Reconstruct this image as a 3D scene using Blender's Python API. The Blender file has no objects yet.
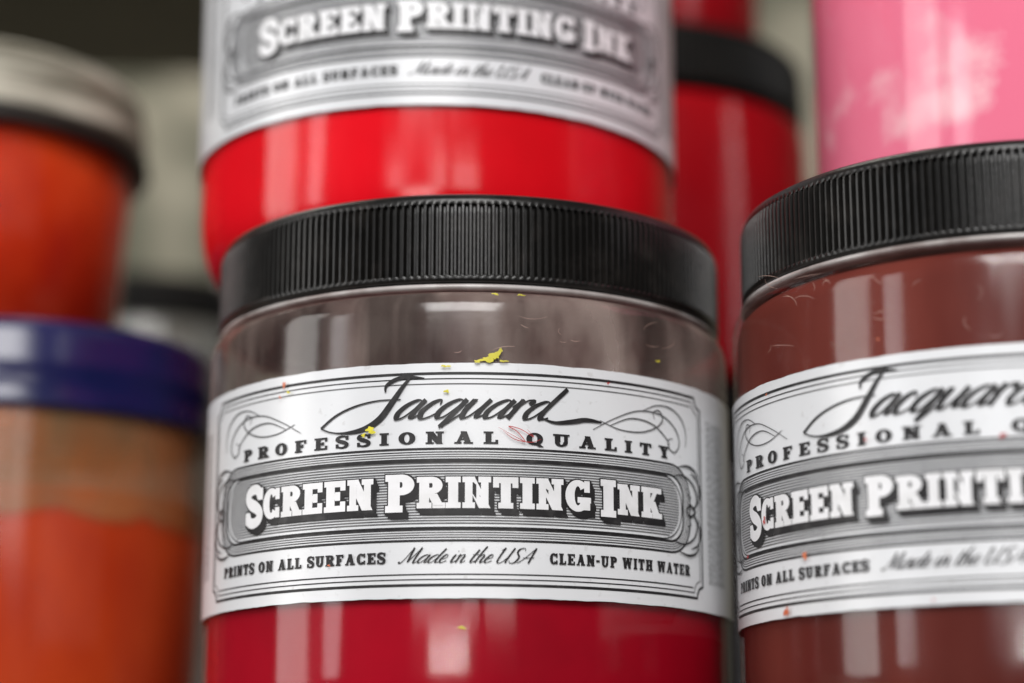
import bpy, math, random
from mathutils import Vector
random.seed(7)
R=0.045; FPX=2090.0; PITCH=math.radians(12.99); P=0.0034
scn=bpy.context.scene
scn.view_settings.view_transform='Standard'; scn.view_settings.look='None'; scn.view_settings.exposure=0
CAMZ=-0.232*R
# ---------------------------------------------------------------- materials
def newmat(name):
    m=bpy.data.materials.new(name); m.use_nodes=True
    nt=m.node_tree; nt.nodes.clear(); return m,nt
def N(nt,t,**k):
    n=nt.nodes.new(t)
    for a,b in k.items(): setattr(n,a,b)
    return n
def noise(nt,scale,detail=4,stretch=(1,1,1),dist=0.0):
    tc=N(nt,'ShaderNodeTexCoord'); mp=N(nt,'ShaderNodeMapping'); mp.inputs['Scale'].default_value=stretch
    nt.links.new(tc.outputs['Object'],mp.inputs['Vector'])
    n=N(nt,'ShaderNodeTexNoise'); n.inputs['Scale'].default_value=scale; n.inputs['Detail'].default_value=detail
    n.inputs['Distortion'].default_value=dist
    nt.links.new(mp.outputs[0],n.inputs['Vector']); return n
def ramp(nt,src,stops):
    r=N(nt,'ShaderNodeValToRGB'); e=r.color_ramp.elements
    e[0].position,e[0].color=stops[0][0],(*stops[0][1],1)
    e[1].position,e[1].color=stops[-1][0],(*stops[-1][1],1)
    for p,c in stops[1:-1]:
        x=e.new(p); x.color=(*c,1)
    nt.links.new(src,r.inputs[0]); return r
def mat(name,c1,c2=None,scale=60,stretch=(1,1,1),rough=.4,coat=0,bump=0,bscale=400,lo=.35,hi=.65,spec=.5,detail=4):
    m,nt=newmat(name); o=N(nt,'ShaderNodeOutputMaterial'); b=N(nt,'ShaderNodeBsdfPrincipled')
    nt.links.new(b.outputs[0],o.inputs[0])
    b.inputs['Roughness'].default_value=rough; b.inputs['Coat Weight'].default_value=coat
    b.inputs['Coat Roughness'].default_value=.06; b.inputs['Specular IOR Level'].default_value=spec
    c2=c2 or tuple(x*.85 for x in c1)
    n=noise(nt,scale,detail,stretch); r=ramp(nt,n.outputs['Fac'],[(lo,c1),(hi,c2)])
    nt.links.new(r.outputs[0],b.inputs['Base Color'])
    if bump:
        n2=noise(nt,bscale,5); bp=N(nt,'ShaderNodeBump'); bp.inputs['Strength'].default_value=bump; bp.inputs['Distance'].default_value=.0004
        nt.links.new(n2.outputs['Fac'],bp.inputs['Height']); nt.links.new(bp.outputs[0],b.inputs['Normal'])
    return m
def shellmat(name,film=None,amount=0.0,lo=.4,hi=.6,scale=30,stretch=(1,1,.25),tint=(1,1,1),zmin=-1.0,gloss=(.06,.2),film2=None,lowf=.4):
    m,nt=newmat(name); o=N(nt,'ShaderNodeOutputMaterial')
    tr=N(nt,'ShaderNodeBsdfTransparent'); tr.inputs[0].default_value=(*tint,1)
    gl=N(nt,'ShaderNodeBsdfGlossy')
    n2=noise(nt,150,4,(1,1,.08)); mr=N(nt,'ShaderNodeMapRange'); mr.inputs[1].default_value=.3; mr.inputs[2].default_value=.7
    mr.inputs[3].default_value=gloss[0]; mr.inputs[4].default_value=gloss[1]
    nt.links.new(n2.outputs['Fac'],mr.inputs[0]); nt.links.new(mr.outputs[0],gl.inputs['Roughness'])
    nb=noise(nt,34,2,(1,1,.3)); bp=N(nt,'ShaderNodeBump'); bp.inputs['Strength'].default_value=.3; bp.inputs['Distance'].default_value=.001
    nt.links.new(nb.outputs['Fac'],bp.inputs['Height']); nt.links.new(bp.outputs[0],gl.inputs['Normal'])
    lw=N(nt,'ShaderNodeLayerWeight'); lw.inputs[0].default_value=.5
    pw=N(nt,'ShaderNodeMath',operation='POWER'); pw.inputs[1].default_value=5; nt.links.new(lw.outputs['Facing'],pw.inputs[0])
    ma=N(nt,'ShaderNodeMath',operation='MULTIPLY_ADD'); ma.inputs[1].default_value=.4; ma.inputs[2].default_value=.04; nt.links.new(pw.outputs[0],ma.inputs[0])
    mx=N(nt,'ShaderNodeMixShader'); nt.links.new(ma.outputs[0],mx.inputs[0])
    base=tr.outputs[0]
    if film:
        df=N(nt,'ShaderNodeBsdfDiffuse')
        n3=noise(nt,scale*1.7,5,(1,1,.5)); r3=ramp(nt,n3.outputs['Fac'],[(.36,film),(.64,film2 or tuple(min(1,c*1.7) for c in film))])
        nt.links.new(r3.outputs[0],df.inputs[0])
        n=noise(nt,scale,5,stretch,.3); r=ramp(nt,n.outputs['Fac'],[(lo,(amount*lowf,)*3),(hi,(amount,)*3)])
        tc=N(nt,'ShaderNodeTexCoord'); sx=N(nt,'ShaderNodeSeparateXYZ'); nt.links.new(tc.outputs['Object'],sx.inputs[0])
        nz=noise(nt,45,4); za=N(nt,'ShaderNodeMath',operation='MULTIPLY_ADD'); za.inputs[1].default_value=.010; nt.links.new(nz.outputs['Fac'],za.inputs[0]); nt.links.new(sx.outputs[2],za.inputs[2])
        zm=N(nt,'ShaderNodeMapRange'); zm.inputs[1].default_value=zmin*R+.004; zm.inputs[2].default_value=(zmin+.04)*R+.004
        nt.links.new(za.outputs[0],zm.inputs[0])
        mu=N(nt,'ShaderNodeMath',operation='MULTIPLY'); nt.links.new(r.outputs[0],mu.inputs[0]); nt.links.new(zm.outputs[0],mu.inputs[1])
        m2=N(nt,'ShaderNodeMixShader'); nt.links.new(mu.outputs[0],m2.inputs[0]); nt.links.new(tr.outputs[0],m2.inputs[1]); nt.links.new(df.outputs[0],m2.inputs[2])
        base=m2.outputs[0]
    nt.links.new(base,mx.inputs[1]); nt.links.new(gl.outputs[0],mx.inputs[2]); nt.links.new(mx.outputs[0],o.inputs[0])
    return m
M_lid=mat('black_ribbed_plastic',(.006,.0055,.005),(.022,.019,.017),scale=220,rough=.33,bump=.12,bscale=900,spec=.38,lo=.5,hi=.85)
M_lidfar=mat('black_plastic',(.005,.005,.005),(.010,.009,.008),rough=.55,spec=.12)
M_blue=mat('navy_plastic',(.005,.009,.050),(.012,.012,.075),scale=50,rough=.2)
M_white=mat('dirty_white_plastic',(.58,.55,.46),(.11,.10,.07),scale=38,stretch=(.5,.5,5.5),rough=.35,lo=.42,hi=.58,detail=6)
M_rim=mat('dark_lid_rim',(.025,.022,.018),(.012,.011,.009),scale=60,rough=.5)  # near-black band round the lid's lower edge
M_collar=mat('pale_plastic_collar',(.46,.43,.42),(.22,.18,.17),scale=90,stretch=(1,1,.3),rough=.18,lo=.42,hi=.62)
I=dict(rough=.55,spec=.04)
M_crim=mat('crimson_ink',(.34,.0015,.012),(.24,.0015,.009),scale=30,**I)
M_red=mat('bright_red_ink',(.72,.002,.010),(.58,.002,.007),scale=25,**I)
M_red2=mat('deep_red_ink',(.36,.002,.006),(.27,.002,.006),scale=25,**I)
M_gapshade=mat('gap_shade_ink',(.012,.008,.008),(.02,.012,.01),scale=25,**I)  # ink colour set near black to stand in for shade between the jars
M_maroon=mat('maroon_ink',(.082,.012,.009),(.14,.028,.020),scale=45,stretch=(1,1,.35),lo=.4,hi=.7,**I)
M_pink=mat('pink_ink',(.76,.17,.27),(.84,.50,.54),scale=42,lo=.56,hi=.70,detail=6,**I)
M_orange=mat('orange_ink',(.56,.07,.013),(.36,.030,.007),scale=30,stretch=(1,1,.5),**I)
M_orred=mat('orange_red_ink',(.62,.055,.010),(.36,.014,.004),scale=28,**I)
M_grey=mat('grey_ink',(.10,.10,.085),(.15,.14,.12),rough=.4)
M_shell=shellmat('clear_plastic')
M_shellfilm=shellmat('ink_stain_and_reflection_plastic',(.18,.11,.10),.48,lo=.42,hi=.6,scale=60,stretch=(1,1,.06),zmin=1.15,film2=(.48,.37,.33),lowf=.3,gloss=(.05,.16))  # ink stain film; its pale vertical streaks also imitate reflections
M_shellmar=shellmat('scuffed_clear_plastic',(.26,.10,.08),.10,lo=.5,hi=.72,scale=60,stretch=(1,1,.2))
M_shellor=shellmat('orange_stained_plastic',(.17,.14,.08),.66,scale=24,stretch=(1,1,.35),zmin=1.10,film2=(.50,.16,.05),lowf=.45)
def paper():
    m,nt=newmat('label_paper'); o=N(nt,'ShaderNodeOutputMaterial'); b=N(nt,'ShaderNodeBsdfPrincipled'); nt.links.new(b.outputs[0],o.inputs[0])
    n=noise(nt,25,6); r=ramp(nt,n.outputs['Fac'],[(.3,(.59,.60,.62)),(.6,(.69,.70,.72))])
    n2=noise(nt,700,3); r2=ramp(nt,n2.outputs['Fac'],[(.26,(.72,.7,.68)),(.36,(1,1,1))])
    mx=N(nt,'ShaderNodeMix',data_type='RGBA',blend_type='MULTIPLY'); mx.inputs[0].default_value=.5
    nt.links.new(r.outputs[0],mx.inputs[6]); nt.links.new(r2.outputs[0],mx.inputs[7])
    nt.links.new(mx.outputs[2],b.inputs['Base Color']); b.inputs['Roughness'].default_value=.27; b.inputs['Specular IOR Level'].default_value=.6
    n3=noise(nt,120,4); bp=N(nt,'ShaderNodeBump'); bp.inputs['Strength'].default_value=.12; bp.inputs['Distance'].default_value=.0004
    nt.links.new(n3.outputs['Fac'],bp.inputs['Height']); nt.links.new(bp.outputs[0],b.inputs['Normal'])
    return m
M_paper=paper()
M_black=mat('black_print',(.014,.013,.014),(.05,.048,.048),scale=500,rough=.45,lo=.5,hi=.8,spec=.3)
M_gray=mat('grey_print',(.08,.08,.085),(.14,.14,.14),scale=300,rough=.45,spec=.25)
M_whitep=mat('white_print',(.76,.76,.78),(.68,.68,.69),scale=300,rough=.4,spec=.4)
M_yel=mat('yellow_paint',(.66,.58,.03),(.45,.40,.02),rough=.5,scale=400)
M_redp=mat('red_paint',(.5,.03,.03),(.35,.02,.02),rough=.4,scale=200)
M_orp=mat('orange_paint',(.6,.16,.06),(.5,.1,.04),rough=.4,scale=200)
M_scr=mat('pale_scratch',(.36,.24,.20),(.22,.14,.12),rough=.5,scale=300)
M_wall=mat('painted_wall',(.40,.37,.29),(.10,.10,.07),scale=16,rough=.8,detail=2,lo=.38,hi=.62)
M_steel=mat('dark_shelf_board',(.06,.055,.035),(.11,.10,.065),scale=14,rough=.6)
M_wood=mat('shelf_board',(.2,.17,.13),(.13,.11,.08),scale=10,stretch=(1,6,6),rough=.6)
# ---------------------------------------------------------------- mesh helpers
def link(o):
    scn.collection.objects.link(o); return o
def lathe_data(name,prof,seg,mt,smooth=True):
    vs=[];fs=[]
    n=len(prof)
    for i in range(seg):
        a=2*math.pi*i/seg
        for r,z in prof: vs.append((r*R*math.cos(a),r*R*math.sin(a),z*R))
    for i in range(seg):
        j=(i+1)%seg
        for k in range(n-1):
            fs.append((i*n+k,j*n+k,j*n+k+1,i*n+k+1))
    me=bpy.data.meshes.new(name); me.from_pydata(vs,[],fs); me.materials.append(mt)
    if smooth: me.polygons.foreach_set('use_smooth',[True]*len(me.polygons))
    me.update(); return me
def ribbed_lid(name,h,mt,ribs=230,dr=0.012):
    rows=[(.885,.02,0),(.885,.0,0),(.955,.0,0),(.962,.006,0),(.962,.022,0),(.948,.028,1),(.948,.06,1),(.948,h-.075,1),(.946,h-.05,1),(.955,h-.045,0),(.955,h-.03,0),(.945,h-.012,0),(.925,h-.001,0),(.90,h,0),(.88,h-.008,0),(.0001,h-.008,0)]
    rows=[(r+(dr if .9<r else 0),z,f) for r,z,f in rows]
    seg=ribs*4; n=len(rows); vs=[];fs=[]
    for i in range(seg):
        a=2*math.pi*i/seg; off=.0150 if i%4 in(1,2) else -.006
        for r,z,f in rows:
            rr=r+(off if f else 0); vs.append((rr*R*math.cos(a),rr*R*math.sin(a),z*R))
    for i in range(seg):
        j=(i+1)%seg
        for k in range(n-1): fs.append((i*n+k,j*n+k,j*n+k+1,i*n+k+1))
    me=bpy.data.meshes.new(name); me.from_pydata(vs,[],fs); me.materials.append(mt)
    sm=[]
    for i in range(seg):
        for k in range(n-1): sm.append(not(rows[k][2] or rows[k+1][2]))
    me.polygons.foreach_set('use_smooth',sm); me.update(); return me
# ---------------------------------------------------------------- 2D art
class Art:
    def __init__(s): s.v=[];s.f=[];s.m=[];s.c=0
    def add(s,pts,faces,layer,mi):
        s.c=(s.c+1)%60
        r=1.0055+layer*.0016+s.c*2.2e-5
        b=len(s.v)
        for x,y in pts: s.v.append((x*P,y*P,r))
        for f in faces: s.f.append([b+i for i in f]); s.m.append(mi)
    def rect(s,x0,y0,x1,y1,layer,mi):
        n=max(1,int(abs(x1-x0)/7)+1); pts=[]
        for i in range(n+1):
            x=x0+(x1-x0)*i/n; pts+= [(x,y0),(x,y1)]
        s.add(pts,[(2*i,2*i+2,2*i+3,2*i+1) for i in range(n)],layer,mi)
    def strip(s,A,B,layer,mi,closed=False):
        n=len(A); pts=[]
        for a,b in zip(A,B): pts+=[a,b]
        fs=[(2*i,2*i+1,2*i+3,2*i+2) for i in range(n-1)]
        if closed: fs.append((2*n-2,2*n-1,1,0))
        s.add(pts,fs,layer,mi)
def catmull(pts,n=8):
    out=[];P0=[pts[0]]+list(pts)+[pts[-1]]
    for i in range(1,len(P0)-2):
        p0,p1,p2,p3=P0[i-1:i+3]
        for k in range(n):
            t=k/n
            out.append(tuple(.5*((2*p1[d])+(-p0[d]+p2[d])*t+(2*p0[d]-5*p1[d]+4*p2[d]-p3[d])*t*t+(-p0[d]+3*p1[d]-3*p2[d]+p3[d])*t**3) for d in range(len(pts[0]))))
    out.append(tuple(pts[-1])); return out
def stroke(art,pts,layer,mi,wfun,n=8):
    c=catmull(pts,n); A=[];B=[];L=len(c)
    for i,p in enumerate(c):
        q=c[min(i+1,L-1)]; o=c[max(i-1,0)]
        dx,dy=q[0]-o[0],q[1]-o[1]; l=math.hypot(dx,dy) or 1; dx/=l;dy/=l
        w=wfun(i/(L-1),dx,dy,p)/2
        A.append((p[0]-dy*w,p[1]+dx*w)); B.append((p[0]+dy*w,p[1]-dx*w))
    art.strip(A,B,layer,mi)
def glyph(ch,W,T,t,e,s):
    o=[]
    def rc(x0,y0,x1,y1): o.append(('r',x0,y0,x1,y1))
    def ring(cx,cy,rx,ry,a0,a1,n=20,TT=None):
        TT=TT or T; A=[];B=[]
        for i in range(n+1):
            a=math.radians(a0+(a1-a0)*i/n); c,q=math.cos(a),math.sin(a)
            A.append((cx+rx*c,cy+ry*q)); B.append((cx+(rx-TT)*c,cy+(ry-t)*q))
        o.append(('s',A,B))
    def dg(xa,ya,xb,yb,w): o.append(('s',[(xa-w/2,ya),(xb-w/2,yb)],[(xa+w/2,ya),(xb+w/2,yb)]))
    def sf(x,top,w=None):
        w=(w or T)/2+e
        if top: rc(x-w,1-s,x+w,1)
        else: rc(x-w,0,x+w,s)
    def stem(x,T_=None,b=True,tp=True):
        T_=T_ or T; rc(x-T_/2,0,x+T_/2,1)
        if b: sf(x,False,T_)
        if tp: sf(x,True,T_)
    l=e+T/2; k=t*.9+.02
    if ch=='I': stem(W/2)
    elif ch in 'EFL':
        stem(l)
        if ch!='L': rc(l,1-t,W,1); rc(W-k,.68,W,1); rc(l,.5-t/2,W*.76,.5+t/2); rc(W*.76-k,.36,W*.76,.64)
        if ch!='F': rc(l,0,W,t); rc(W-k,0,W,.33)
    elif ch in 'PR':
        stem(l); cx=W*.55; cy=.725
        rc(l,1-t,cx,1); rc(l,.45,cx,.45+t)
        ring(cx,cy,W*(.95 if ch=='R' else 1)-cx,.275,-90,90)
        if ch=='R': dg(cx+.02,.46,W-T*.55,s*.5,T); rc(W-T-e*.6,0,W+e*.5,s)
    elif ch=='N':
        T2=T*.75; a=e+T2/2; b=W-e-T2/2
        stem(a,T2); rc(b-T2/2,0,b+T2/2,1); sf(b,True,T2); dg(a,1,b,0,T*1.15)
    elif ch=='A':
        dg(e+t*.3+.04,0,W/2,1,T*.6); dg(W/2,1,W-e-T*.45,0,T); rc(W*.27,.3,W*.75,.3+t*.8)
        rc(0,0,2*e+T*.6,s); rc(W-2*e-T*.95,0,W,s); rc(W/2-T*.5,1-s,W/2+T*.45,1)
    elif ch=='T':
        stem(W/2,tp=False); rc(0,1-t,W,1); rc(0,.66,k,1); rc(W-k,.66,W,1)
    elif ch=='K':
        stem(l); dg(l+T*.4,.4,W-T*.7,1,T*.6); dg(W*.5,.55,W-T*.6,0,T); rc(W-T-e*1.4,1-s,W,1); rc(W-T-e*1.3,0,W+.02,s)
    elif ch=='H': stem(l); stem(W-l); rc(l,.5-t/2,W-l,.5+t/2)
    elif ch=='U':
        T2=T*.7; rc(e,.35,e+T,1); sf(e+T/2,True); rc(W-e-T2,.35,W-e,1); sf(W-e-T2/2,True,T2)
        ring(W/2,.36,W/2-e,.37,180,360,TT=T*.85)
    elif ch=='W':
        dg(T*.6+e*.3,1,W*.3,0,T); dg(W*.3,0,W*.52,1,T*.55); dg(W*.52,1,W*.72,0,T); dg(W*.72,0,W-T*.5,1,T*.5)
        rc(0,1-s,T+e*1.5,1); rc(W*.42,1-s,W*.62,1); rc(W-T-e,1-s,W,1)
    elif ch=='Y':
        dg(e+T*.5,1,W/2,.42,T); dg(W/2,.42,W-e-T*.3,1,T*.55); rc(W/2-T/2,0,W/2+T/2,.48); sf(W/2,False)
        rc(0,1-s,T+2*e,1); rc(W-T-1.4*e,1-s,W,1)
    elif ch=='O': ring(W/2,.5,W/2,.51,0,360,32)
    elif ch=='Q': ring(W/2,.5,W/2,.51,0,360,32); dg(W*.5,.22,W*.9,-.14,T*.9)
    elif ch in 'CG':
        ring(W/2,.5,W/2,.51,38,(322 if ch=='C' else 330),26)
        rc(W-k-.02,.62,W-.01,.99)
        if ch=='C': rc(W-k-.02,.02,W-.01,.36)
        else: rc(W-T,.05,W,.46); rc(W-T-e*1.6,.46-s,W+e*.4,.46)
    elif ch=='S':
        pts=[(W*.90,.74),(W*.76,.92),(W*.48,.965),(W*.18,.88),(W*.12,.70),(W*.32,.565),(W*.66,.45),(W*.88,.30),(W*.80,.12),(W*.5,.035),(W*.2,.09),(W*.08,.27)]
        c=catmull(pts,5);A=[];B=[]
        for i,p in enumerate(c):
            q=c[min(i+1,len(c)-1)];r=c[max(i-1,0)];dx,dy=q[0]-r[0],q[1]-r[1];L=math.hypot(dx,dy);dx/=L;dy/=L
            u=abs(i/(len(c)-1)-.5)*2; w=(t*.9+(T*1.0-t*.9)*max(0,1-u*1.3))/2
            if t>.17: w=max(w,T*.42)
            A.append((p[0]-dy*w,p[1]+dx*w));B.append((p[0]+dy*w,p[1]-dx*w))
        o.append(('s',A,B)); rc(W*.9-k*.5,.66,W*.9+k*.6,.99); rc(W*.08-k*.5,.01,W*.08+k*.6,.35)
    elif ch=='-': rc(0,.38,W,.38+t*1.2)
    return o
WID={'I':.46,'E':.80,'F':.76,'L':.74,'P':.80,'R':.88,'N':.92,'A':.95,'T':.82,'K':.92,'H':.95,'U':.9,'W':1.25,'Y':.9,'O':.88,'Q':.88,'C':.82,'G':.88,'S':.70,'-':.4,' ':.5}
def text(art,st,x0,x1,base,hs,layer,mi,T,t,e,s,track=.12,offs=((0,0),),wmul=1.0,space=.5):
    tot=0;items=[]
    for i,ch in enumerate(st):
        h,dy=hs(i)
        if ch==' ': tot+=space*h; continue
        w=WID[ch]*wmul; items.append((ch,tot,h,dy,w)); tot+=(w+track)*h
    tot-=track*items[-1][2]; sx=(x1-x0)/tot
    for ch,x,h,dy,w in items:
        g=glyph(ch,w,T,t,e,s)
        for ox,oy in offs:
            def M(p): return (x0+(x+p[0]*h)*sx+ox, base+dy+p[1]*h+oy)
            for q in g:
                if q[0]=='r':
                    a=M(q[1:3]);b=M(q[3:5]); art.rect(a[0],a[1],b[0],b[1],layer,mi)
                else: art.strip([M(p) for p in q[1]],[M(p) for p in q[2]],layer,mi)
SCR={
'a':([[(.80,.84),(.55,1.0),(.2,.75),(.04,.33),(.18,.0),(.46,.16),(.76,.80)],[(.84,1.0),(.72,.4),(.78,.02),(1.10,.30)]],1.0),
'c':([[(.62,.72),(.52,.98),(.24,.82),(.05,.36),(.22,.0),(.5,.06),(.82,.35)]],.76),
'q':([[(.80,.84),(.55,1.0),(.2,.75),(.04,.33),(.18,.0),(.46,.16),(.76,.80)],[(.84,1.0),(.70,.2),(.56,-.46),(.75,-.25),(1.08,.3)]],1.02),
'u':([[(-.04,.6),(.16,1.0),(.08,.4),(.2,.0),(.46,.16),(.78,.9)],[(.84,1.0),(.72,.4),(.80,.02),(1.10,.30)]],1.02),
'r':([[(-.04,.6),(.18,1.05),(.14,.6),(.10,0)],[(.14,.5),(.38,.98),(.64,1.0),(.6,.78)]],.70),
'd':([[(.80,.84),(.55,1.0),(.2,.75),(.04,.33),(.18,.0),(.46,.16),(.78,.82)],[(1.02,1.75),(.86,1.1),(.72,.4),(.80,.02),(1.1,.12)]],1.05),
'e':([[(.1,.42),(.5,.6),(.52,.93),(.3,.98),(.06,.4),(.24,.0),(.7,.25)]],.66),
'i':([[(.0,.6),(.16,1.0),(.1,.3),(.2,.0),(.5,.25)],[(.2,1.35),(.24,1.45)]],.45),
'n':([[(.0,.75),(.16,1.0),(.12,0)],[(.14,.5),(.42,.98),(.62,.8),(.56,.25),(.68,.0),(.95,.25)]],.9),
't':([[(.34,1.6),(.16,.4),(.26,.0),(.55,.22)],[(.0,.98),(.55,1.02)]],.52),
'h':([[(.36,2.0),(.2,1.1),(.12,0)],[(.14,.5),(.42,.98),(.62,.8),(.56,.25),(.68,.0),(.95,.25)]],.9),
'M':([[(-.3,.2),(-.1,-.02),(.15,.6),(.4,1.9)],[(.4,1.9),(.58,.1)],[(.58,.1),(1.15,1.9)],[(1.15,1.9),(1.1,.4),(1.2,.0),(1.45,.2)]],1.5),
'U':([[(.0,1.5),(.2,1.85),(.15,1.0),(.2,.15),(.55,.0),(.9,.6),(1.1,1.85)],[(1.1,1.85),(.98,.3),(1.1,.0)]],1.3),
'S':([[(.95,1.5),(.75,1.85),(.35,1.75),(.3,1.3),(.7,.75),(.6,.1),(.2,-.02),(-.05,.3)]],.95),
'A':([[(-.1,.0),(.3,.5),(.9,1.9)],[(.9,1.9),(.95,.9),(1.0,0)],[(.2,.65),(1.25,.7)]],1.2),
}
def script(art,st,x0,x1,base,h,layer,mi,wmin,wmax,slant=.38):
    tot=0;it=[]
    for ch in st:
        if ch==' ': tot+=.42; continue
        it.append((ch,tot)); tot+=SCR[ch][1]
    sx=(x1-x0)/tot
    def wf(t,dx,dy,p): return wmin+(wmax-wmin)*max(0,-dy)**1.1
    for ch,x in it:
        for stp in SCR[ch][0]:
            pts=[(x0+(x)*sx+ (p[0]+p[1]*slant)*sx*1.0, base+p[1]*h) for p in stp]
            stroke(art,pts,layer,mi,wf,7)
def rrect(hx,y0,y1,r,n=8,step=8):
    pts=[]
    def seg(a,b):
        k=max(1,int(math.dist(a,b)/step))
        return [(a[0]+(b[0]-a[0])*i/k,a[1]+(b[1]-a[1])*i/k) for i in range(k)]
    cs=[(hx-r,y1-r,0),(-hx+r,y1-r,90),(-hx+r,y0+r,180),(hx-r,y0+r,270)]
    arcs=[[(cx+r*math.cos(math.radians(a+90*i/n)),cy+r*math.sin(math.radians(a+90*i/n))) for i in range(n+1)] for cx,cy,a in cs]
    for i in range(4):
        pts+=arcs[i]; pts+=seg(arcs[i][-1],arcs[(i+1)%4][0])[1:]
    return pts
def loop(art,c,w,layer,mi):
    n=len(c);A=[];B=[]
    for i,p in enumerate(c):
        q=c[(i+1)%n];o=c[i-1];dx,dy=q[0]-o[0],q[1]-o[1];L=math.hypot(dx,dy) or 1;dx/=L;dy/=L
        A.append((p[0]+dy*w/2,p[1]-dx*w/2));B.append((p[0]-dy*w/2,p[1]+dx*w/2))
    art.strip(A,B,layer,mi,True)
def outline(art,hx,y0,y1,r,w,layer,mi): loop(art,rrect(hx,y0,y1,r),w,layer,mi)
def notched(art,hx,y0,y1,k,w,layer,mi):
    c=[]
    def arc(cx,cy,a0,a1): 
        return [(cx+k*math.cos(math.radians(a0+(a1-a0)*i/8)),cy+k*math.sin(math.radians(a0+(a1-a0)*i/8))) for i in range(9)]
    parts=[arc(hx,y1,270,180),arc(-hx,y1,0,-90),arc(-hx,y0,90,0),arc(hx,y0,180,90)]
    for i in range(4):
        c+=parts[i]; a=parts[i][-1];b=parts[(i+1)%4][0];m=max(1,int(math.dist(a,b)/8))
        c+=[(a[0]+(b[0]-a[0])*j/m,a[1]+(b[1]-a[1])*j/m) for j in range(1,m)]
    loop(art,c,w,layer,mi)
BK,GR,WH=0,1,2
def build_art():
    a=Art()
    notched(a,316,13,226,12,2.8,0,BK); notched(a,310.5,18.5,220.5,12,1.2,0,BK)
    a.rect(-296,22.8,296,24.2,0,BK)
    a.rect(-296,214.6,296,215.8,0,GR)
    for off,w,mi in((0,2.4,BK),(4,1.1,BK),(7,1.1,GR),(10,1.1,GR),(14,2.8,BK)):
        outline(a,292-off*.9,57+off*.8,149-off*.8,34-off*.8,w,0,mi)
    y=73.5
    while y<135:
        rr=30; hy=(136-70)/2; cy=103; d=abs(y-cy); inset=0
        if d>hy-rr: inset=rr-math.sqrt(max(0,rr*rr-(d-(hy-rr))**2))
        hx=272-inset; a.rect(-hx,y,hx,y+1.4,0,GR); y+=2.75
    outline(a,276,70,136,31,1.4,1,BK)
    st='SCREEN PRINTING INK'
    hs=lambda i:(38,-3.5) if i in(0,7,16) else (31.5,0)
    kw=dict(T=.335,t=.20,e=.085,s=.18,track=.07,wmul=1.04,space=.36)
    offs=[(dx,dy) for dx,dy in((-1.3,-1.0),(-1.3,1.3),(1.3,1.3),(1.3,-1.3),(2.6,-2.8),(3.8,-4.2),(5.0,-5.6),(6,-7),(2.4,.2),(-.4,-2.4),(1.4,-3.8),(3.0,-6.2),(3.6,-1.4))]
    text(a,st,-235,242,89,hs,2,BK,offs=offs,**kw)
    text(a,st,-235,242,89,hs,3,WH,**kw)
    text(a,'PROFESSIONAL QUALITY',-245,258,154,lambda i:(12.5,0),1,BK,T=.32,t=.15,e=.10,s=.13,track=.55,wmul=1.05,space=.95)
    text(a,'PRINTS ON ALL SURFACES',-282,-56,35,lambda i:(11,0),1,BK,T=.33,t=.16,e=.08,s=.13,track=.15,space=.5)
    text(a,'CLEAN-UP WITH WATER',108,289,35,lambda i:(11,0),1,BK,T=.33,t=.16,e=.08,s=.13,track=.15,space=.5)
    script(a,'Made in the USA',-40,88,35,8.0,1,BK,.7,2.0,.5)
    # script name
    script(a,'acquard',-50,104,180,19,2,BK,1.6,5.9,.60)
    w=lambda t,dx,dy,p:1.5+5.2*math.sin(math.pi*min(1,t*1.25))**1.1*(1 if t<.8 else .75)
    stroke(a,[(-30,225),(-40,213),(-52,196),(-64,181),(-80,172),(-100,169),(-118,171),(-130,176)],2,BK,w,8)
    stroke(a,[(-58,208),(-57,215),(-47,221),(-34,223),(-18,221)],2,BK,lambda t,dx,dy,p:1.3+2.8*math.sin(math.pi*t),8)
    stroke(a,[(-130,176),(-112,188),(-90,196),(-66,200),(-42,200)],2,BK,lambda t,dx,dy,p:2.4-1.2*t,8)
    stroke(a,[(100,182),(114,178),(132,180),(148,183),(166,182)],2,BK,lambda t,dx,dy,p:1.4+3.6*math.sin(math.pi*t**1.4),8)
    cv=[[(156,174),(182,188),(212,199),(244,199),(266,188),(274,173),(266,162),(256,166),(256,174),(263,176)],
        [(164,184),(188,177),(214,177),(236,184),(247,194),(242,203),(233,200),(235,193)],
        [(218,200),(238,208),(260,208),(278,199),(286,184),(285,170)],
        [(176,180),(202,190),(230,188),(250,177),(258,168)]]
    for sx in(-1,1):
        for k,c in enumerate(cv):
            stroke(a,[(sx*x,y) for x,y in c],1,GR,lambda t,dx,dy,p:.7+.9*math.sin(math.pi*t),8)
        for sy in(-1,1):
            def Y(v): return 103+sy*v
            for c in([(262,34),(280,36),(298,28),(305,14),(299,4),(290,8),(293,16)],[(292,40),(306,34),(311,20),(306,8)],[(283,0),(291,6),(299,2),(303,0)],[(270,44),(286,47),(300,44),(308,36)]):
                stroke(a,[(sx*x,Y(v)) for x,v in c],2,BK,lambda t,dx,dy,p:.8+1.8*math.sin(math.pi*t),7)
        for k in range(7):
            ang=math.radians(-60+20*k); cx=sx*(278+12*math.cos(ang)); cy=103+26*math.sin(ang)
            a.rect(cx-1.1,cy-1.1,cx+1.1,cy+1.1,3,BK)
    for cxx in (332,338,344,352,358,364,370,376):
        y=30
        while y<205:
            L=random.uniform(3,9); a.rect(cxx,y,cxx+2.0,min(205,y+L),0,GR); y+=L+random.uniform(1.2,3)
    for cxx in (-340,-348,-356,-364):
        y=40
        while y<200:
            L=random.uniform(3,9); a.rect(cxx,y,cxx+2.0,min(200,y+L),0,GR); y+=L+random.uniform(1.2,3)
    return a
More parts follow.
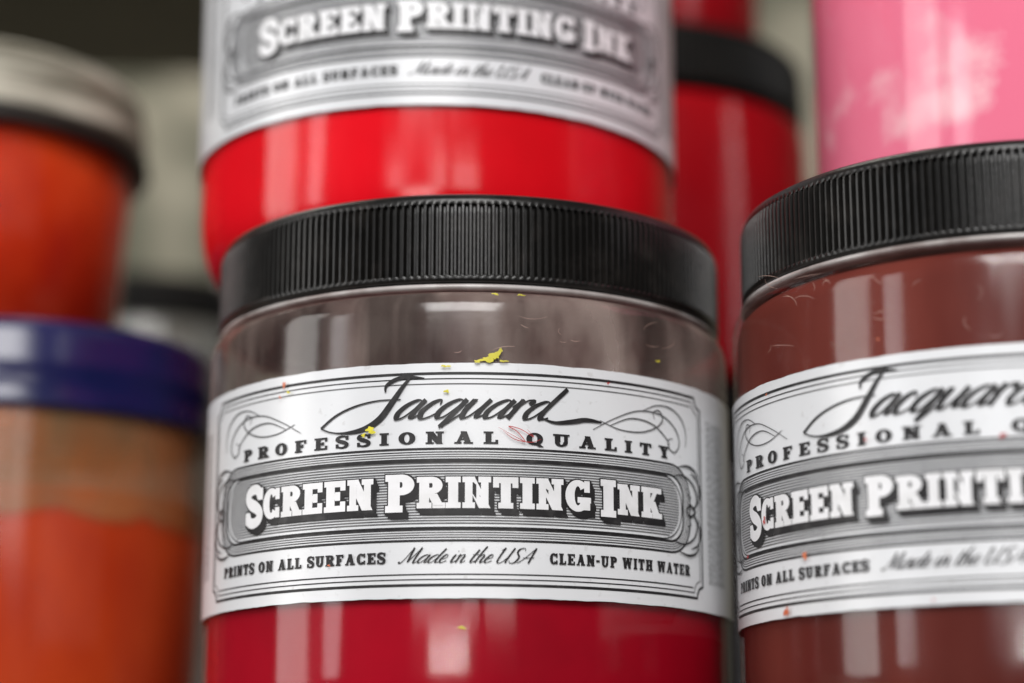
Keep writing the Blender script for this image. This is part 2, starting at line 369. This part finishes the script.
def wrap(art,name):
    vs=[(r*R*math.sin(u),-r*R*math.cos(u),v*R) for u,v,r in art.v]
    me=bpy.data.meshes.new(name); me.from_pydata(vs,[],art.f)
    for m in(M_black,M_gray,M_whitep): me.materials.append(m)
    me.polygons.foreach_set('material_index',art.m); me.update(); return me
ART=wrap(build_art(),'lettering')
def sheet():
    vs=[];fs=[];n=260;U=2.5
    rng=random.Random(3); e0=e1=0
    rows=6
    for i in range(n+1):
        u=-U+2*U*i/n; e0=e0*.7+rng.uniform(-.001,.001); e1=e1*.7+rng.uniform(-.001,.001)
        for r,z in((1.0012,e0),(1.0042,e0+.0005),(1.0042,.012),(1.0042,.794),(1.0042,.8055+e1),(1.0012,.806+e1)): vs.append((r*R*math.sin(u),-r*R*math.cos(u),z*R))
    for i in range(n):
        for k in range(rows-1): fs.append((i*rows+k,(i+1)*rows+k,(i+1)*rows+k+1,i*rows+k+1))
    me=bpy.data.meshes.new('label'); me.from_pydata(vs,[],fs); me.materials.append(M_paper)
    me.polygons.foreach_set('use_smooth',[(j%5)==2 for j in range(len(fs))]); me.update(); return me
SHEET=sheet()
LIDH=.328; LIDZ=1.604
LIDM=ribbed_lid('lid',LIDH,M_lid)
LIDM2=ribbed_lid('lid',.318,M_lid,dr=0.0)
JARP=[(.0001,.03),(.80,.03),(.87,.0),(.92,.008),(.952,.035),(.975,.08),(.988,.13),(.996,.19),(1.0,.26),(1.0,1.49),(.996,1.52),(.984,1.548),(.962,1.567),(.935,1.576),(.918,1.582),(.908,1.60),(.908,1.80)]
COLLAR=[(.91,1.578),(.955,1.578),(.966,1.583),(.968,1.590),(.962,1.598),(.91,1.600)]
def inkprof(fill):
    p=[(.0001,.05),(.80,.05),(.86,.03),(.905,.037),(.935,.06),(.957,.10),(.970,.15),(.978,.2),(.982,.27)]
    if fill>1.45: p+=[(.981,1.47),(.970,1.52),(.94,1.55),(.90,1.57),(.89,fill),(.0001,fill)]
    else: p+=[(.981,fill-.02),(.97,fill),(.0001,fill)]
    return p
def part(name,me,parent,loc=(0,0,0),rotz=0,label=None):
    o=bpy.data.objects.new(name,me); link(o); o.parent=parent; o.location=loc; o.rotation_euler=(0,0,rotz)
    if label: o['label']=label
    return o
def top(name,x,y,z,label,cat,group=None):
    e=bpy.data.objects.new(name,None); e.empty_display_size=.01; link(e); e.location=(x*R,y*R,z*R)
    e['label']=label; e['category']=cat
    if group: e['group']=group
    return e
def jar(x,y,z,label,ink,fill,shell,rot=None,dz=.494,lidm=None,spin=0,collar=False):
    e=top('ink_jar',x,y,z,label,'jar','stacked jars of screen printing ink')
    c=part('container',lathe_data('container',JARP,160,shell),e)
    if collar: part('collar',lathe_data('collar',COLLAR,160,M_collar),c)
    part('ink',lathe_data('ink',inkprof(fill),160,ink),e)
    part('lid',lidm or LIDM,e,(0,0,LIDZ*R),spin)
    if rot is not None:
        l=part('label',SHEET,e,(0,0,dz*R),rot)
        part('lettering',ART,l)
    return e
LZ=LIDH+LIDZ+.001
J1=jar(-.168,8.0,0,'clear jar of crimson screen printing ink with ribbed black lid',M_crim,1.2,M_shellfilm,math.radians(-4),.502,collar=True)
J2=jar(1.80,7.34,0,'maroon ink jar with scuffed white label and ribbed black lid',M_maroon,1.57,M_shellmar,math.radians(-31),.425,spin=.4,collar=True,lidm=LIDM2)
J3=jar(-.315,8.50,LZ,'bright red ink jar stacked on the black lid below',M_red,1.5,M_shell,math.radians(4),.485,spin=.2)
J4=jar(2.22,8.0,LZ-.01,'unlabelled pink ink jar standing on a black lid',M_pink,1.5,M_shell,None)
LIDF=ribbed_lid('lid',LIDH,M_lidfar,ribs=120)
J5=jar(.66,11.2,0,'ink jar behind the labelled jars, darkened to stand in for gap shade',M_gapshade,1.5,M_shell,None,lidm=LIDF)
J6=jar(.66,11.2,LZ,'deep red ink jar with black lid stacked on another',M_red2,1.5,M_shell,None,lidm=LIDF)
J7=jar(.42,11.3,2*LZ,'deep red ink jar on top of the stack behind',M_red2,1.5,M_shell,None,lidm=LIDF)
J8=jar(-2.9,16.3,0,'grey ink jar at the back of the shelf',M_grey,1.5,M_shell,None,lidm=LIDF)
J9=jar(-2.9,16.3,LZ,'grey ink jar with black lid stacked at the back',M_grey,1.5,M_shell,None,lidm=LIDF)
def tub(x,y,z,label,body,inkp,lidp,shell,ink,lidmat,zl,rim=None):
    e=top('paint_tub',x,y,z,label,'tub','tubs of orange ink')
    part('container',lathe_data('container',body,128,shell),e)
    part('ink',lathe_data('ink',inkp,128,ink),e)
    l=part('lid',lathe_data('lid',lidp,128,lidmat),e,(0,0,zl*R))
    if rim: part('rim',lathe_data('rim',rim,128,M_rim),l)
    return e
T1=tub(-2.43,10.0,0,'clear tub half full of orange ink with navy lid',
  [(.0001,.02),(.84,.02),(.88,.0),(.91,.03),(.93,.2),(.965,1.58),(.965,1.7)],
  [(.0001,.04),(.86,.04),(.895,.06),(.915,.2),(.945,1.21),(.935,1.23),(.0001,1.22)],
  [(.95,.02),(.95,0),(1.0,0),(1.012,.02),(1.0,.05),(1.0,.18),(1.008,.20),(1.0,.22),(1.0,.34),(.985,.385),(.95,.41),(.93,.40),(.0001,.395)],M_shellor,M_orange,M_blue,1.565)
T2=tub(-2.90,10.4,1.97,'orange red tub with dirty white lid on navy lid',
  [(.0001,.02),(.80,.02),(.84,.0),(.86,.03),(.925,1.24),(.925,1.39)],
  [(.0001,.04),(.80,.04),(.84,.06),(.91,1.19),(.0001,1.19)],
  [(.90,.09),(.985,.09),(.985,.11),(.97,.12),(.97,.2),(.98,.215),(.965,.23),(.96,.33),(.94,.39),(.90,.42),(.88,.41),(.0001,.405)],M_shell,M_orred,M_white,1.10,
  [(.89,.088),(.89,0),(.99,0),(1.0,.015),(.995,.07),(.975,.088),(.89,.088)])
# ---------------------------------------------------------------- paint spots
def hit(px,py,J,r=1.0):
    xp=(px-512)/FPX; yp=(341.5-py)/FPX
    d=Vector((xp,math.cos(PITCH)-yp*math.sin(PITCH),math.sin(PITCH)+yp*math.cos(PITCH)))
    c=Vector((J.location.x/R,J.location.y/R))
    a=d.x**2+d.y**2; b=-2*(d.x*c.x+d.y*c.y); cc=c.x**2+c.y**2-r*r
    q=b*b-4*a*cc
    if q<0: return None
    t=(-b-math.sqrt(q))/(2*a); p=d*t
    return math.atan2(p.x-c.x,-(p.y-c.y)), p.z+CAMZ/R-J.location.z/R
def spot(J,px,py,w,h,m,seed,name='paint_spot'):
    H=hit(px,py,J)
    if not H: return
    u0,z0=H; rng=random.Random(seed); n=26; V=[];r=1.0150; vs=[]
    ph=[rng.uniform(0,6.28) for _ in range(4)]
    vs.append((0,0,0))
    for i in range(n):
        a=2*math.pi*i/n; k=1+.30*math.sin(2*a+ph[0])+.24*math.sin(3*a+ph[1])+.18*math.sin(5*a+ph[2])+.1*math.sin(8*a+ph[3])
        vs.append((w/2*k*math.cos(a)*P,h/2*k*math.sin(a)*P,0))
    for i,(x,y,q) in enumerate(vs):
        rr=r if i else r+.0006
        V.append((rr*R*math.sin(u0+x),-rr*R*math.cos(u0+x),(z0+y)*R))
    me=bpy.data.meshes.new(name); me.from_pydata(V,[],[(0,i,i%n+1) for i in range(1,n+1)]); me.materials.append(m)
    me.polygons.foreach_set('use_smooth',[True]*n); me.update()
    part(name,me,J)
sp=[(J1,488,360,17,5,M_yel),(J1,495,356,9,9,M_yel),(J1,478,362,8,3,M_yel),(J1,500,351,3,5,M_yel),(J1,503,362,7,2.5,M_yel),(J1,372,431,10,6,M_yel),(J1,365,436,5,3,M_yel),(J1,446,367,8,2.5,M_yel),
(J1,287,386,3,9,M_orp),(J1,291,393,4,3,M_yel),(J1,283,398,3,3,M_orp),(J1,462,628,6,3,M_yel),(J1,331,566,3,2,M_orp),(J1,447,392,4,4,M_yel),(J1,655,362,5,2,M_yel),(J1,606,384,3,2,M_redp),(J1,520,296,6,2,M_yel),(J1,495,295,6,2,M_yel),
(J2,790,612,7,9,M_orp),(J2,808,556,7,6,M_orp),(J2,768,521,4,7,M_redp),(J2,752,557,4,4,M_redp),(J2,1003,436,6,4,M_redp),(J2,770,395,3,2,M_orp),(J2,880,340,2,2,M_orp),(J2,935,600,2,2,M_redp),(J2,868,440,3,3,M_redp)]
for k,(J,x,y,w,h,m) in enumerate(sp): spot(J,x,y,w,h,m,k)
def scribble(J,pts,w,m,name='paint_scribble'):
    a=Art(); uv=[hit(x,y,J) for x,y in pts]
    if None in uv: return
    fl=[(u/P,z/P) for u,z in uv]
    stroke(a,fl,6,0,lambda t,dx,dy,p:w*(.3+math.sin(math.pi*t)),6)
    me=bpy.data.meshes.new(name); me.from_pydata([((r)*R*math.sin(u),-r*R*math.cos(u),v*R) for u,v,r in a.v],[],a.f); me.materials.append(m); part(name,me,J)
scribble(J1,[(498,428),(512,436),(524,442),(516,432),(508,427),(520,430),(533,438),(526,430)],.7,M_redp)
scribble(J1,[(503,432),(514,440),(530,443),(540,440)],.6,M_redp)
rng=random.Random(11)
for J,n,xa,xb,ya,yb in((J2,30,765,1010,272,348),(J1,14,240,700,305,368)):
    for k in range(n):
        x0=rng.uniform(xa,xb); y0=rng.uniform(ya,yb)
        a0=rng.uniform(0,6.28); cu=rng.uniform(-.5,.5); L=rng.uniform(2,8); pts=[]
        for i in range(5):
            pts.append((x0,y0)); x0+=L*math.cos(a0); y0+=L*.6*math.sin(a0); a0+=cu
        top_y=lambda x:(262 if J is J2 else 300+abs(x-468)**2/2600)
        bot=lambda x:(352+abs(x-1020)**2/1900 if J is J2 else 362+abs(x-468)**2/2100)
        if all(top_y(p[0])+8<p[1]<bot(p[0])-4 for p in pts): scribble(J,pts,.4,M_scr,'scratch')
# ---------------------------------------------------------------- setting
def box(name,x0,x1,y0,y1,z0,z1,m,kind='structure'):
    vs=[(x*R,y*R,z*R) for x in(x0,x1) for y in(y0,y1) for z in(z0,z1)]
    fs=[(0,1,3,2),(4,6,7,5),(0,4,5,1),(2,3,7,6),(0,2,6,4),(1,5,7,3)]
    me=bpy.data.meshes.new(name); me.from_pydata(vs,[],fs); me.materials.append(m); me.update()
    o=bpy.data.objects.new(name,me); link(o); o['kind']=kind
    bv=o.modifiers.new('bevel','BEVEL'); bv.width=.02*R; bv.segments=2
    return o
box('shelf_surface',-14,14,5.9,24,-.5,-.003,M_wood)
box('upper_shelf',-16,.8,15.2,20.2,7.2,7.6,M_steel)
box('wall',-30,30,27,27.6,-10,26,M_wall)
# ---------------------------------------------------------------- light
w=bpy.data.worlds.new('World'); scn.world=w; w.use_nodes=True
bg=w.node_tree.nodes['Background']; bg.inputs[0].default_value=(.78,.82,.9,1); bg.inputs[1].default_value=.05
def area(name,loc,target,sx,sy,power,col=(1,1,1)):
    l=bpy.data.lights.new(name,'AREA'); l.shape='RECTANGLE'; l.size=sx; l.size_y=sy; l.energy=power; l.color=col
    o=bpy.data.objects.new(name,l); link(o); o.location=loc
    d=Vector(target)-Vector(loc); o.rotation_euler=d.to_track_quat('-Z','Y').to_euler(); return o
T=(0,.35,.06)
area('ceiling_light',(-.05,-.8,.90),T,.7,.7,21,(1,.985,.97))
area('window_light',(-.95,.12,.30),T,.30,.7,3.6,(1,.98,.95))
area('window_light',(-.98,-.30,.30),T,.16,.6,1.6,(.97,.98,1))
area('room_light',(.04,-1.0,.28),T,.16,.36,.8,(1,.99,.97))
area('room_light',(.34,-1.0,.28),T,.30,.36,1.3,(1,.97,.94))
area('room_light',(-.42,-.95,.28),T,.20,.34,.8,(.97,.98,1))
area('side_light',(1.1,.0,.3),T,.12,.8,1.2,(.95,.97,1))
area('low_glint_light',(-.16,-.9,.045),(0,.35,.09),.34,.045,1.3,(1,.97,.95))  # added lamp, set low to draw glints along the upper red jar's base
area('added_wall_light',(-.35,.80,.95),(-.1,1.21,.2),.7,.2,4.6,(1,.95,.85))  # added lamp that brightens the wall separately
# ---------------------------------------------------------------- camera
c=bpy.data.cameras.new('camera'); co=bpy.data.objects.new('camera',c); link(co)
c.sensor_width=36; c.lens=FPX/1024*36; c.clip_start=.01; c.clip_end=50
co.location=(0,0,CAMZ); co.rotation_euler=(math.pi/2+PITCH,0,0)
c.dof.use_dof=True; c.dof.focus_distance=7.14*R; c.dof.aperture_fstop=6.8
scn.camera=co
